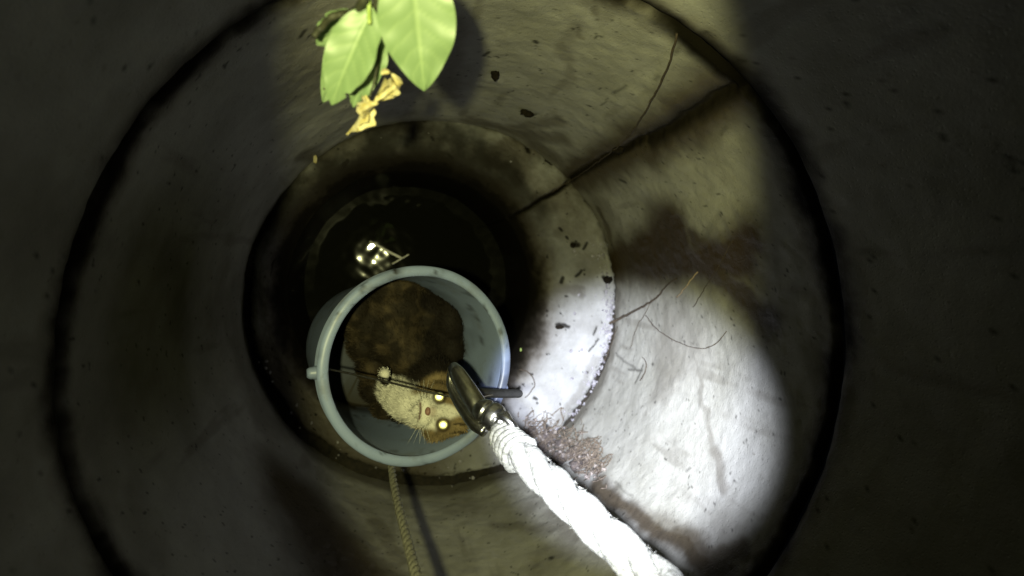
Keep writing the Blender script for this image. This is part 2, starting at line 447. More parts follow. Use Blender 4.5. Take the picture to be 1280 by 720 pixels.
upper = smooth(-0.2, 0.25, P[:, 1]); grime_shade = np.maximum(grime_shade, 0.85 * upper * (1 - smooth(0.05, 0.17, gi + 0.09 * fbm(P, 17, 91, 5))))
stain_shade = np.maximum(stain_shade, 0.65 * upper * smooth(0.25, 0.1, P[:, 0]) * smooth(-.35, .2, fbm(P, 15, 93, 5)))
stain_shade = np.maximum(stain_shade, 0.75 * smooth(-0.15, 0.40, fbm(P, 11, 71, 5)) * (0.25 + 0.75 * upper))
grime_shade = np.maximum(grime_shade, 0.85 * smooth(0.46, 0.58, fbm(P, 75, 72, 3)))
lowleft = smooth(-0.12, -0.22, P[:, 1]) * smooth(0.25, 0.1, P[:, 0]); stain_shade = np.maximum(stain_shade, 0.8 * lowleft)
grime_shade[tcol < 0.001] = np.maximum(grime_shade[tcol < 0.001], 0.35)
top = (tcol > 0) & (tcol < 1)
dz = 0.004 * fbm(P, 12, 81, 5) + 0.0015 * fbm(P, 70, 82, 3) - 0.012 * (1 - smooth(0.002, 0.009, ck)) - 0.002 * grime_shade
chip = smooth(0.25, 0.5, fbm(P, 38, 83, 4)) * np.exp(-(np.clip(tcol, 0, 1) / 0.07) ** 2); dz -= 0.010 * chip
P[:, 2] += np.where(top, dz, 0)
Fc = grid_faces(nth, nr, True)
tag(mesh_obj('ledge_ring', P, Fc, M['ledge'], attrs={'stain_shade': np.clip(stain_shade, 0, 1), 'grime_shade': np.clip(grime_shade, 0, 1)}),
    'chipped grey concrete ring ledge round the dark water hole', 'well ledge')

# soil packed in the gap behind the ledge
thn = 500; th2 = np.linspace(-np.pi, np.pi, thn, endpoint=False); rr_ = np.linspace(0.435, 0.500, 8)
R2, T2 = np.meshgrid(rr_, th2, indexing='ij'); V = np.c_[(AX[0] + R2 * np.cos(T2)).ravel(), (AX[1] + R2 * np.sin(T2)).ravel(), np.full(R2.size, -0.022)]
V[:, 2] += 0.004 * np.clip(np.cos(T2.ravel() - 1.3), 0, 1) + 0.012 * fbm(V, 35, 5, 4) + 0.012 * smooth(0.0, 0.4, fbm(V, 9, 6, 3)) - 0.035 * np.clip(np.cos(T2.ravel() + 1.85), 0, 1)
o = mesh_obj('ground', V, grid_faces(thn, 8, True), M['soil']); o['kind'] = 'structure'; o['label'] = 'dark soil packed in the gap between ledge and shaft wall'

# water far below, rippled
n = 260; xs = np.linspace(-1, 1, n)
X, Y = np.meshgrid(xs, xs); Pw = np.c_[(IC[0] + X * 0.34).ravel(), (IC[1] + Y * 0.34).ravel(), np.full(n * n, -0.36)]
for i in range(26):
    a = random.uniform(0, 6.283); k = random.uniform(60, 230); amp = 0.0042 / k * random.uniform(0.5, 1.2)
    Pw[:, 2] += amp * np.sin(k * (Pw[:, 0] * math.cos(a) + Pw[:, 1] * math.sin(a)) + random.uniform(0, 6.28))
o = mesh_obj('water', Pw, grid_faces(n, n), M['water']); o['kind'] = 'structure'; o['label'] = 'black rippled water at the bottom of the well'

for pts, r, lab in [([(462, 302), (474, 308), (490, 317), (503, 323)], .0042, 'longer pale stick added as a glint streak on the black water behind the bucket'),
                    ([(490, 330), (499, 325), (511, 318)], .0022, 'short pale stick added as a glint streak, crossing the end of the longer one')]:
    Q = resample([pz(*q, -0.3585) for q in pts], 16); V, Fc = tube(Q, r, 8, .35, 4)  # pale sticks added in place of glint streaks on the water
    tag(mesh_obj('floating_glint', V, Fc, M['glint_stick']), lab, 'glint_stick', 'sticks standing in for glints on the well water')
# mortar crumbs scattered along the broken outer edge of the ledge
parts = []
for i in range(420):
    if i < 300:
        t = random.gauss(-0.12, 0.42); rr = 0.480 - abs(random.gauss(0, 0.016))
    else:
        t = random.uniform(-3.1, 3.1); rr = random.uniform(0.36, 0.48)
    p = np.array([AX[0] + rr * math.cos(t), AX[1] + rr * math.sin(t), 0.001 if rr < 0.47 else -0.004])
    if np.linalg.norm(p[:2] - IC) < RI + 0.06:
        continue
    if p[1] > 0.05 and random.random() < .85:
        continue
    s = random.uniform(0.0012, 0.0042); parts.append(blob(p, (s * random.uniform(.7, 1.7), s * random.uniform(.7, 1.7), s * .7), i, 0.5, 1))
V, Fc = join(parts)
o = mesh_obj('mortar_crumbs', V, Fc, simple('mortar_crumb', (0.34, 0.33, 0.35), 0.8, var=(0.12, 0.11, 0.13), scale=90), shade=False)
o['kind'] = 'stuff'; o['label'] = 'grey mortar crumbs scattered on the broken ledge edge'

# ------------------------------------------------------------------ dirt clods stuck on the wall and ledge
CL = [((619, 93), (0.0075, 0.011), 'oval black dirt clod stuck on the wall right of the leaves'),
      ((660, 141), (0.017, 0.010), 'wide black dirt clod on the wall just above the ledge'),
      ((774, 188), (0.014, 0.007), 'flat dark clod wedged in the vertical wall crack'),
      ((716, 307), (0.008, 0.006), 'small dark clod lying on the right part of the ledge'),
      ((700, 409), (0.011, 0.006), 'little black clod on the brightly lit ledge patch'),
      ((760, 350), (0.012, 0.010), 'bluish grey clod on the ledge corner where the beam begins')]
for i, ((px, py), (a, b2), lab) in enumerate(CL):
    c = wall_or_ledge(px, py, 0.002)
    V, Fc = join([blob(c + np.array([random.uniform(-1, 1) * a * .7 * (j > 0), random.uniform(-1, 1) * b2 * .6 * (j > 0), 0.0]),
                       (a * (1 if j == 0 else .5), b2 * (1 if j == 0 else .55), b2 * .8), i * 5 + j, 0.55, 3, 2.0) for j in range(4)])
    tag(mesh_obj('dirt_clod', V, Fc, M['clod']), lab, 'dirt clod', 'clods of dirt stuck in the well')

# ------------------------------------------------------------------ roots
RT = [([(845, 42), (840, 66), (826, 104), (806, 140), (784, 172), (756, 196), (716, 224), (690, 240)], 0.0018, 0.0009, 'root', 'long thin dark root hanging down the wall across the crack'),
      ([(762, 404), (775, 398), (798, 386), (818, 374), (834, 356), (846, 348)], 0.0040, 0.0014, 'root', 'thick dark rootlet sticking out where the ledge meets the lit wall'),
      ([(846, 372), (853, 364), (862, 352), (872, 340)], 0.0016, 0.0012, 'pale_root', 'short pale rootlet tip at the upper edge of the torch beam'),
      ([(806, 394), (822, 412), (844, 426), (868, 435), (888, 433), (900, 424), (908, 414)], 0.0010, 0.0007, 'root', 'hair thin root curving in a loop at the right of the beam'),
      ([(788, 436), (792, 420), (800, 402), (808, 388), (818, 372)], 0.0008, 0.0006, 'root', 'fine straight root hair hanging below the thick rootlet'),
      ([(866, 384), (880, 362), (900, 330), (916, 300)], 0.0008, 0.0006, 'root', 'fine root hair crossing the brown stained patch'),
      ([(649, 462), (658, 464), (666, 472), (668, 482), (662, 492), (656, 497)], 0.0016, 0.0010, 'root', 'small hooked root lying on the ledge beside the bucket rim'),
      ([(755, 452), (762, 436), (768, 420), (772, 408)], 0.0012, 0.0008, 'root', 'thin root running along the broken ledge edge'),
      ([(800, 476), (806, 466), (808, 454), (802, 446)], 0.0014, 0.0008, 'root', 'tiny forked root on the bright wall')]
for pts, r0, r1, mt, lab in RT:
    Q = np.array([wall_or_ledge(px, py, 0.004 + 0.010 * math.sin(math.pi * i / (len(pts) - 1))) for i, (px, py) in enumerate(pts)])
    Q = resample(Q, 10 * len(pts)); Q += np.c_[vnoise(Q, 90, 1), vnoise(Q, 90, 2), vnoise(Q, 90, 3)] * 0.0016
    V, Fc = tube(Q, np.linspace(r0, r1, len(Q)), 7, 0.3)
    tag(mesh_obj('rootlet', V, Fc, M[mt]), lab, 'root', 'roots hanging on the well wall')

# tangle of roots where the ledge meets the wall behind the rope
t = thing('root_clump', 'matted brown clump of roots and earth behind the rope, on the ledge edge', 'root clump', loc=tuple(pz(700, 568, 0)))
org = np.array(t.location)
lump = []
for i, (px, py, r) in enumerate([(664, 540, .022), (684, 546, .026), (704, 556, .026), (722, 565, .026), (738, 575, .024), (748, 588, .015), (700, 574, .028), (676, 560, .024), (722, 582, .022)]):
    r *= .82; lump.append(blob(wall_or_ledge(px, py, 0.004) - org, (r, r * .8, r * .8), 30 + i, 0.6, 4, 2.6))
V, Fc = join(lump); o = mesh_obj('earth', V, Fc, simple('clump_earth', (0.022, 0.017, 0.013), 0.9, var=(0.12, 0.098, 0.085), scale=130, bump=1.0), t); o['kind'] = 'stuff'
parts = []
for i in range(330):
    u = random.random(); px = 658 + 92 * u + random.gauss(0, 6); py = 538 + 46 * u + random.gauss(0, 12)
    p0 = wall_or_ledge(px, py, random.uniform(0.008, 0.030)) - org; a = random.gauss(0.6, 0.7); L = random.uniform(0.012, 0.040)
    d = np.array([math.cos(a), math.sin(a), random.uniform(-.3, .5)]) * L
    b3 = np.array([random.gauss(0, .25) * L for _ in range(3)])
    parts.append(tube(resample([p0, p0 + d * .5 + b3, p0 + d], 7), random.uniform(0.0006, 0.0018), 5))
rub = []
for i in range(70):
    u = random.random(); p = wall_or_ledge(660 + 88 * u + random.gauss(0, 7), 540 + 45 * u + random.gauss(0, 11), random.uniform(.012, .026)) - org
    q_ = random.uniform(.0018, .0055); rub.append(blob(p, (q_ * random.uniform(.7, 1.5), q_, q_ * .8), 200 + i, .5, 2, 2.0))
V, Fc = join(rub); o = mesh_obj('crumbs', V, Fc, simple('clump_crumb', (0.30, 0.26, 0.23), 0.85, var=(0.05, 0.04, 0.03), scale=140), t, shade=False); o['kind'] = 'stuff'
V, Fc = join(parts); o = mesh_obj('root_tangle', V, Fc, M['fibre'], t); o['kind'] = 'stuff'

# ------------------------------------------------------------------ the bucket
rimc = pz(527, 457, 0.60); basec = pz(463, 432, 0.275)
ax = rimc - basec; H = np.linalg.norm(ax); ax /= H
bk = thing('bucket', 'milky white plastic bucket with wire handle, hung tilted over the hole, cat inside', 'bucket', loc=tuple(basec))
xa = np.array([1.0, 0, 0]) - ax * ax[0]; xa /= np.linalg.norm(xa); ya = np.cross(ax, xa)
BM = np.stack([xa, ya, ax], 1)                       # local -> world (columns)


def bl(p):                                           # world -> bucket local
    return (np.asarray(p) - basec) @ BM


bk.rotation_euler = Matrix(BM.tolist()).to_euler()
RB, RT_ = 0.128, 0.148


def lathe(prof, seg=120):
    a = np.linspace(0, 2 * np.pi, seg, endpoint=False); prof = np.array(prof)
    V = np.stack([prof[:, 0][:, None] * np.cos(a), prof[:, 0][:, None] * np.sin(a), np.repeat(prof[:, 1][:, None], seg, 1)], -1).reshape(-1, 3)
    return V, grid_faces(seg, len(prof), True)


prof = [(0.001, 0.004), (0.06, 0.003), (RB - .012, 0.0), (RB - .003, 0.002), (RB, 0.010)]
for k in np.linspace(0.05, 1, 26):
    prof.append((RB + (RT_ - RB) * k, 0.010 + (H - 0.016) * k))
inner = [(r - 0.0032, z) for r, z in prof[4:]][::-1]
prof = prof + [(RT_ - .001, H - .004)] + inner + [(RB - .010, 0.009), (0.06, 0.008), (0.001, 0.008)]
V, Fc = lathe(prof)
V[:, :2] *= (1 + 0.006 * vnoise(V, 9, 3))[:, None]
rad_ = np.linalg.norm(V[:, :2], axis=1); gr = 0.85 * (rad_ < RB + (RT_ - RB) * (V[:, 2] - .01) / H - .0015) * smooth(.10, .03, V[:, 2]) + 0.7 * smooth(0.05, 0.45, fbm(V, 13, 9, 5)) * smooth(H, 0.1, V[:, 2]) + 0.5 * smooth(.35, .5, fbm(V, 70, 4, 3))  # inside darker towards the floor, plus grimy blotches and specks
mesh_obj('body', V, Fc, M['plastic'], bk, {'grime_shade': np.clip(gr, 0, 1)})
lip = []
for k in np.linspace(0, 2 * np.pi, 15)[:-1]:
    lip.append((RT_ - 0.001 + 0.0082 * math.cos(k), H - 0.002 + 0.0050 * math.sin(k)))
lip.append(lip[0]); V, Fc = lathe(lip, 160); V[:, 2] += 0.0020 * fbm(V, 16, 2, 4); V[:, :2] *= (1 + 0.010 * fbm(V * np.array([1, 1, 0]), 11, 5, 4))[:, None]
gr = 0.75 * smooth(0.0, 0.5, fbm(V, 16, 19, 5)) + 0.6 * smooth(.32, .45, fbm(V, 80, 4, 3))
mesh_obj('rim', V, Fc[:, ::-1], M['plastic'], bk, {'grime_shade': np.clip(gr, 0, 1)})
band = [(RT_ - .0035 + 0.001, H - .034), (RT_ + .006, H - .033), (RT_ + .006, H - .029), (RT_ - .0033 + .001, H - .028)]
V, Fc = lathe(band); mesh_obj('collar', V, Fc[:, ::-1], M['plastic'], bk, {'grime_shade': 0.3 * np.ones(len(V))})
# handle
pL = pz(409, 461, 0.585); pR = pz(650, 493, 0.600); apex = pz(586, 499, 0.705)
hp = resample([bl(q) for q in (pL, pz(470, 474, 0.630), pz(540, 491, 0.68), apex, pz(610, 494, 0.68), pz(632, 492, 0.64), pR)], 70)
V, Fc = tube(hp, 0.0016, 8); mesh_obj('handle', V, Fc, M['wire'], bk)
gp = resample([bl(q) for q in (pz(593, 491, 0.685), pz(612, 491.5, 0.668), pz(632, 492, 0.64), pz(651, 492, 0.608))], 30)
rg = np.full(30, 0.0068); rg[0] = rg[-1] = 0.004; rg[1] = rg[-2] = 0.0062
V, Fc = tube(gp, rg, 16); mesh_obj('grip', V, Fc, M['black'], bk)
for p in (pL, pR):
    q = bl(p); a = math.atan2(q[1], q[0]); c = np.array([(RT_ + .012) * math.cos(a), (RT_ + .012) * math.sin(a), H - .020])
    V, Fc = tube(resample([c - np.array([math.cos(a), math.sin(a), 0]) * .012, c, c + np.array([math.cos(a), math.sin(a), 0]) * .006], 8), [.010, .010, .010, .010, .009, .009, .008, .006], 14)
    mesh_obj('ear', V, Fc, M['plastic'], bk, {'grime_shade': 0.25 * np.ones(len(V))})

# ------------------------------------------------------------------ the cat
ct = thing('cat', 'tabby and white cat crouching in the bucket, looking up with glowing eyes', 'cat', loc=tuple(pz(510, 450, 0.40)))
corg = np.array(ct.location)
hc = pz(557, 515, 0.535)
fwd = CAM - hc; fwd /= np.linalg.norm(fwd)
up = np.array([1.0, -0.09, 0.0]); up -= fwd * (up @ fwd); up /= np.linalg.norm(up)   # crown of the head points to the right
rt = np.cross(up, fwd)


def hd(r_, u_, f_):
    return hc + rt * r_ + up * u_ + fwd * f_


EYE = [pz(549, 496, 0.572), pz(554, 531, 0.572)]
# which side is which
eoff = [np.array([(e - hc) @ rt, (e - hc) @ up, (e - hc) @ fwd]) for e in EYE]
balls = []


def ball(c, r, axes=None):
    balls.append((np.asarray(c), np.broadcast_to(np.asarray(r, float), (3,)), np.eye(3) if axes is None else axes))


HA = np.stack([rt, up, fwd], 1)
ball(hd(0, .002, -.002), (.048, .046, .038), HA); ball(hd(0, .016, .006), (.042, .032, .030), HA)
ball(hd(.027, -.014, .006), (.023, .022, .022), HA); ball(hd(-.027, -.014, .006), (.023, .022, .022), HA)       # cheeks
ball(hd(.010, -.034, .028), (.014, .012, .012), HA); ball(hd(-.010, -.034, .028), (.014, .012, .012), HA)       # whisker pads
ball(hd(0, -.016, .029), (.0095, .024, .012), HA); ball(hd(0, -.046, .019), (.012, .010, .010), HA)             # bridge, chin
ball(hd(0, .016, .024), (.022, .016, .014), HA)
for s in (1, -1):                                                                                               # brow ridges
    ball(hd(s * .022, .012, .027), (.013, .006, .007), HA)
for k_, (px, py, z_, r_) in enumerate([(528, 508, .50, .037), (514, 503, .49, .035), (502, 497, .475, .031), (492, 491, .46, .026), (485, 486, .445, .020), (505, 508, .44, .030)]):
    ball(pz(px, py, z_), (r_, r_, r_ * 1.2))                                                                    # chest
ball(pz(481, 467, 0.515), (.0095, .0095, .014)); ball(pz(482, 472, 0.47), (.010, .010, .040))                    # raised forepaw
ball(pz(466, 458, 0.39), (.030, .030, .045)); ball(pz(470, 484, 0.375), (.030, .030, .045)); ball(pz(484, 508, 0.365), (.030, .026, .045)); ball(pz(510, 530, 0.36), (.034, .022, .045))
ball(pz(515, 440, 0.42), (.060, .050, .060)); ball(pz(540, 470, 0.47), (.040, .036, .045)); ball(pz(525, 475, 0.46), (.034, .030, .045)); ball(pz(490, 415, 0.41), (.062, .060, .062)); ball(pz(495, 385, 0.405), (.068, .050, .060))
ball(pz(460, 400, 0.40), (.044, .056, .060)); ball(pz(445, 385, 0.42), (.034, .045, .05)); ball(pz(490, 355, .41), (.06, .03, .05)); ball(pz(560, 400, .40), (.035, .05, .055)); ball(pz(562, 435, .40), (.030, .04, .045)); ball(pz(530, 395, 0.39), (.045, .055, .055)); ball(pz(455, 430, 0.40), (.030, .035, .05)); ball(pz(545, 430, 0.40), (.035, .045, .05))
for k, (px, py) in enumerate([(560, 365), (540, 350), (510, 345), (480, 352), (455, 372), (440, 400)]):           # tail curled round
    ball(pz(px, py, 0.41), (.017, .017, .016))
bm = bmesh.new()
for c, r, A_ in balls:
    g0 = bmesh.ops.create_icosphere(bm, subdivisions=3, radius=1)
    for vv in g0['verts']:
        q = c + A_ @ (np.array(vv.co[:]) * r); vv.co = Vector(q - corg)
# ears: hollowed cones
for s in (1, -1):
    e0 = hd(s * .033, .028, .004); tip = hd(s * .050, .058, .022)
    n_ = 10; ring = []
    for k in range(n_):
        a = 2 * math.pi * k / n_; ring.append(bm.verts.new(Vector(e0 + (rt * .6 * s * -1 + up * .0) * .0 + rt * math.cos(a) * .017 + fwd * math.sin(a) * .008 - up * .008 - corg)))
    tv = bm.verts.new(Vector(tip - corg))
    for k in range(n_):
        bm.faces.new((ring[k], ring[(k + 1) % n_], tv))
    bm.faces.new(ring[::-1])
bmesh.ops.recalc_face_normals(bm, faces=bm.faces[:])
tm = bpy.data.meshes.new('tmp'); bm.to_mesh(tm); bm.free()
to = bpy.data.objects.new('tmp', tm); COL.objects.link(to)
rm = to.modifiers.new('r', 'REMESH'); rm.mode = 'VOXEL'; rm.voxel_size = 0.0028
sm = to.modifiers.new('s', 'SMOOTH'); sm.iterations = 6; sm.factor = 0.5
dg = bpy.context.evaluated_depsgraph_get(); em = bpy.data.meshes.new_from_object(to.evaluated_get(dg))
CV = np.array([v.co[:] for v in em.vertices]); CF = [list(p.vertices) for p in em.polygons]; CN = np.array([v.normal[:] for v in em.vertices])
bpy.data.objects.remove(to); bpy.data.meshes.remove(tm); bpy.data.meshes.remove(em)


def in_bucket(Q, gap):
    """keep points of the cat inside the bucket wall"""
    q = bl(Q + corg); z = np.clip(q[:, 2], 0.012, None); lim = RB + (RT_ - RB) * np.clip(z / H, 0, 1) - gap
    r_ = np.linalg.norm(q[:, :2], axis=1); k = np.where((r_ > lim) & (z < H), lim / np.maximum(r_, 1e-6), 1.0)
    q = np.c_[q[:, :2] * k[:, None], z]
    return q @ BM.T + basec - corg


CV = in_bucket(CV, 0.0075)


def coat(Pl):
    Pw_ = Pl + corg
    h = (Pw_ - hc) @ HA                               # right, up, forward of the head
    isH = smooth(0.072, 0.060, np.linalg.norm(h, axis=1))
    wn = fbm(Pw_, 60, 3, 3)
    st = np.sin(Pw_[:, 0] * 190 + 3.0 * fbm(Pw_, 22, 7, 3) + Pw_[:, 1] * 40)
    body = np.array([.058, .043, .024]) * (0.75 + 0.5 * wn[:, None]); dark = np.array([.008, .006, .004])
    col = body + (dark - body) * (np.maximum.reduce([smooth(.1, .9, st) * .5, smooth(-.2, .2, fbm(Pw_, 38, 17, 4)) * .85, smooth(.055, .085, Pw_[:, 0] - .35 * (Pw_[:, 1] + .08) + .05 * fbm(Pw_, 22, 27, 3)) * .97]))[:, None]  # stripes, mottling, and a cast shadow painted black over the right side
    # white chest, chin and forelegs
    ch = np.minimum.reduce([np.linalg.norm((Pw_ - pz(508, 501, .49)) / np.array([.042, .036, .060]), axis=1), np.linalg.norm((Pw_ - pz(487, 488, .46)) / np.array([.026, .024, .045]), axis=1), np.linalg.norm((Pw_ - pz(481, 467, .515)) / np.array([.014, .014, .024]), axis=1), np.linalg.norm((Pw_ - pz(528, 510, .50)) / np.array([.032, .040, .05]), axis=1)])
    wh = smooth(1.15, .75, ch + .45 * fbm(Pw_, 30, 9, 4))
    white = np.array([.62, .60, .54])
    col = col + (white - col) * wh[:, None]
    # face
    tan = np.array([.21, .155, .08]) * (0.8 + .6 * wn[:, None])
    fs = np.sin(h[:, 0] * 420 + 2.0 * wn) * smooth(.006, .02, h[:, 1]); tan = tan * (1 - .75 * smooth(.2, .8, fs))[:, None]
    face = tan.copy()
    blaze = smooth(.016, .007, np.abs(h[:, 0]) + .25 * np.clip(h[:, 1], 0, 1) + .005 * wn) * smooth(.034, .020, h[:, 1])
    muz = smooth(.032, .022, np.abs(h[:, 0]) + .003 * wn) * smooth(-.010, -.020, h[:, 1] + .003 * wn)
    face = face + (white - face) * np.maximum(blaze * .85, muz)[:, None]
    dn = smooth(.011, .004, np.hypot(h[:, 0] * .9, h[:, 1] + .022)) * .5; face = face + (np.array([.20, .12, .085]) - face) * dn[:, None]
    for eo in eoff:                                   # dark eye rims
        de = np.linalg.norm(h[:, :2] - eo[:2], axis=1); rim_ = smooth(.0145, .0105, de)
        face = face + (np.array([.03, .02, .012]) - face) * (rim_ * .85)[:, None]
    mouth = smooth(.0025, .0010, np.abs(h[:, 1] + .0405 + 6 * h[:, 0] ** 2)) * smooth(.016, .012, np.abs(h[:, 0])) * (h[:, 2] > .012)
    face = face + (np.array([.10, .045, .035]) - face) * (mouth * .9)[:, None]
    earp = smooth(.040, .050, h[:, 1]); face = face + (np.array([.40, .23, .17]) - face) * (earp * .8)[:, None]
    col = col + (face - col) * isH[:, None]
    return np.clip(col, 0.005, 0.9)


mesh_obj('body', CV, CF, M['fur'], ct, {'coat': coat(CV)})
# coat: short hairs, one part
idx = RNG.choice(len(CV), min(44000, len(CV)), replace=len(CV) < 44000)
p0 = CV[idx] + RNG.normal(0, .0012, (len(idx), 3)); nn = CN[idx]
hh = (p0 + corg - hc) @ HA; onface = (np.linalg.norm(hh, axis=1) < .058) & (hh[:, 2] > -.002)
flow = np.where(onface[:, None], (hh[:, :1] * 14) * rt + (hh[:, 1:2] * 10 + .1) * up, np.array([-.5, .6, -.4]))
dirn = nn * .55 + flow * .8 + RNG.normal(0, .28, (len(idx), 3)); dirn /= np.linalg.norm(dirn, axis=1)[:, None]
L = np.where(onface, .0046, .0075) * RNG.uniform(.6, 1.3, len(idx))
L = L * np.where(np.linalg.norm((p0 + corg - pz(481, 467, .505))[:, :2], axis=1) < .020, .30, 1.0)            # short hair on the paw
keep = np.ones(len(idx), bool)
for eo in eoff:
    keep &= ~((np.linalg.norm(hh[:, :2] - eo[:2], axis=1) < .0125) & (hh[:, 2] > 0))
keep &= ~((np.linalg.norm(hh[:, :2] - np.array([0, -.029]), axis=1) < .008) & (hh[:, 2] > 0))
p0, dirn, L, nn = p0[keep], dirn[keep], L[keep], nn[keep]
tipv = in_bucket(p0 + dirn * L[:, None], 0.0045); side = np.cross(dirn, RNG.normal(0, 1, (len(p0), 3))); side /= np.linalg.norm(side, axis=1)[:, None]
wd = .00055
V = np.stack([p0 - side * wd, p0 + side * wd, tipv], 1).reshape(-1, 3)
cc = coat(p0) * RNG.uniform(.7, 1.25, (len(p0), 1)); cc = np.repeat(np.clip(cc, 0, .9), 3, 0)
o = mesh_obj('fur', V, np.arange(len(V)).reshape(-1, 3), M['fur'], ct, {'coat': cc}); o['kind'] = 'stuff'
# eyes: slightly domed discs turned to the torch
for e in EYE:
    f_ = (CAM + LAMP) / 2 - e; f_ /= np.linalg.norm(f_)
    a_ = np.cross(f_, up); a_ /= np.linalg.norm(a_); b_ = np.cross(f_, a_); A_ = np.stack([a_, b_, f_], 1)
    V, Fc = blob((0, 0, 0), (1, 1, 1), 0, 0.0, 3)
    o = mesh_obj('eye', (V * np.array([.0088, .0088, .0045])) @ A_.T + e - corg, Fc, M['pupil'], ct)
    mesh_obj('eyeshine', (V * np.array([.0076, .0082, .0018])) @ A_.T + e + f_ * .0036 - corg, Fc, M['tapetum'], o)
V, Fc = blob((0, 0, 0), (.0068, .0048, .0045), 3, .15, 3); mesh_obj('nose', V @ HA.T + hd(0, -.0285, .0390) - corg, Fc, M['nose'], ct)
wk = []
for s in (1, -1):
    for k in range(6):
        p = hd(s * .016, -.033 - .003 * (k % 3), .034); q = p + rt * s * .035 + up * (.012 - .006 * k) + fwd * random.uniform(-.01, .008)
        wk.append(tube(resample([p, (p + q) / 2 + fwd * .004, q], 6) - corg, np.linspace(.00022, .00008, 6), 4))
wm = simple('whisker', (.8, .8, .75), .4)
for V, Fc in wk:
    mesh_obj('whisker', V, Fc, wm, ct)

# ------------------------------------------------------------------ steel snap hook on the handle
hk = thing('snap_hook', 'worn steel snap hook joining the white rope to the bucket handle', 'snap hook', loc=tuple(pz(600, 515, 0.74)))
horg = np.array(hk.location)
P = resample([np.r_[pz(566, 459, 0.700), .0085], np.r_[pz(572, 468, 0.715), .0115], np.r_[pz(582, 484, 0.732), .0128], np.r_[pz(592, 500, 0.745), .0135], np.r_[pz(602, 516, 0.755), .0140], np.r_[pz(612, 530, 0.764), .0120]], 40)
V, Fc = tube(P[:, :3] - horg, P[:, 3], 24); mesh_obj('hook', V, Fc, M['steel'], hk)
P = resample([np.r_[pz(564, 463, 0.695), .0050], np.r_[pz(563, 480, 0.700), .0058], np.r_[pz(570, 498, 0.715), .0066], np.r_[pz(580, 514, 0.735), .0074], np.r_[pz(592, 530, 0.755), .0078], np.r_[pz(606, 540, 0.77), .0070]], 36)
V, Fc = tube(P[:, :3] - horg, P[:, 3], 16); mesh_obj('gate', V, Fc, M['steel'], hk)
sw = np.linspace(0, 1, 40); a0, a1 = pz(596, 508, 0.752), pz(637, 534, 0.785)
prof_ = 0.0185 * np.power(np.clip(np.sin(np.pi * (0.12 + 0.80 * sw)), 0, 1), .5) * (1 - .14 * np.exp(-((sw - .34) / .05) ** 2) - .14 * np.exp(-((sw - .70) / .05) ** 2))
V, Fc = tube(a0 + sw[:, None] * (a1 - a0) - horg, prof_, 26); mesh_obj('swivel', V, Fc, M['steel'], hk)
ec = pz(634, 533, 0.79); a = np.linspace(0, 2 * np.pi, 40)
u1 = ray(640, 560) - ray(600, 510); u1 /= np.linalg.norm(u1); u2 = np.array([0.3, .3, 1.0]); u2 -= u1 * (u1 @ u2); u2 /= np.linalg.norm(u2)
V, Fc = tube(ec + .016 * (np.cos(a)[:, None] * u1 + np.sin(a)[:, None] * u2) - horg, 0.005, 12); mesh_obj('eye', V, Fc, M['steel'], hk)

# ------------------------------------------------------------------ thick white rope
RP = np.array([pz(626, 542, 0.785), pz(648, 566, 0.83), pz(675, 591, 0.87), pz(704, 618, 0.91), pz(735, 647, 0.945), pz(770, 680, 0.98), pz(806, 713, 1.01), pz(860, 765, 1.06)])
RP = np.vstack([RP, RP[-1] + (RP[-1] - RP[-2]) * .8 + np.array([0, 0, .15]), RP[-1] + (RP[-1] - RP[-2]) * 1.2 + np.array([0, 0, .5])])
path = resample(RP, 260)
T, Nn, Bn = frames(path)
slen = np.r_[0, np.cumsum(np.linalg.norm(np.diff(path, axis=0), axis=1))]
rp = thing('rope', 'thick white twisted rope running down from the right corner to the bucket hook', 'rope', loc=tuple(path[0]))
rorg = path[0]
taper = 0.95 + 0.10 * smooth(0, .12, slen)
for k in range(3):
    ph = slen / 0.15 * 2 * np.pi + k * 2 * np.pi / 3
    c = path + (0.0094 * taper)[:, None] * (np.cos(ph)[:, None] * Nn + np.sin(ph)[:, None] * Bn)
    V, Fc = tube(c - rorg, 0.0105 * taper, 14)
    V = V + 0.0009 * np.c_[fbm(V, 170, 3, 2), fbm(V, 170, 4, 2), fbm(V, 170, 5, 2)]
    mesh_obj('strand', V, Fc, M['rope'], rp)
n = 5200; ii = RNG.integers(0, 225, n); aa = RNG.uniform(0, 6.283, n)
rad = np.cos(aa)[:, None] * Nn[ii] + np.sin(aa)[:, None] * Bn[ii]
p0 = path[ii] + rad * (.0165 * taper[ii])[:, None]
tw = np.cross(T[ii], rad)
dr = rad * RNG.uniform(.0, .5, (n, 1)) + T[ii] * RNG.normal(0.6, .5, (n, 1)) + tw * RNG.normal(0.5, .5, (n, 1)); dr /= np.linalg.norm(dr, axis=1)[:, None]
sd = np.cross(dr, RNG.normal(0, 1, (n, 3))); sd /= np.linalg.norm(sd, axis=1)[:, None]
V = np.stack([p0 - sd * .0004, p0 + sd * .0004, p0 + dr * RNG.uniform(.002, .0055, (n, 1))], 1).reshape(-1, 3) - rorg
o = mesh_obj('fuzz', V, np.arange(3 * n).reshape(-1, 3), M['rope'], rp); o['kind'] = 'stuff'
# bound end of the rope tucked through the hook's eye: a few turns of yarn
wr = []
for k in range(5):
    c = path[3 + 3 * k]; a = np.linspace(0, 2 * np.pi, 26); rr = .0185 * (0.9 + .05 * k)
    wr.append(tube(c + rr * (np.cos(a)[:, None] * Nn[3 + 3 * k] + np.sin(a)[:, None] * Bn[3 + 3 * k]) + T[3] * .002 * np.sin(a * 2)[:, None] - rorg, .0042, 8, .2, k))
V, Fc = join(wr); mesh_obj('whipping', V, Fc, M['rope'], rp)

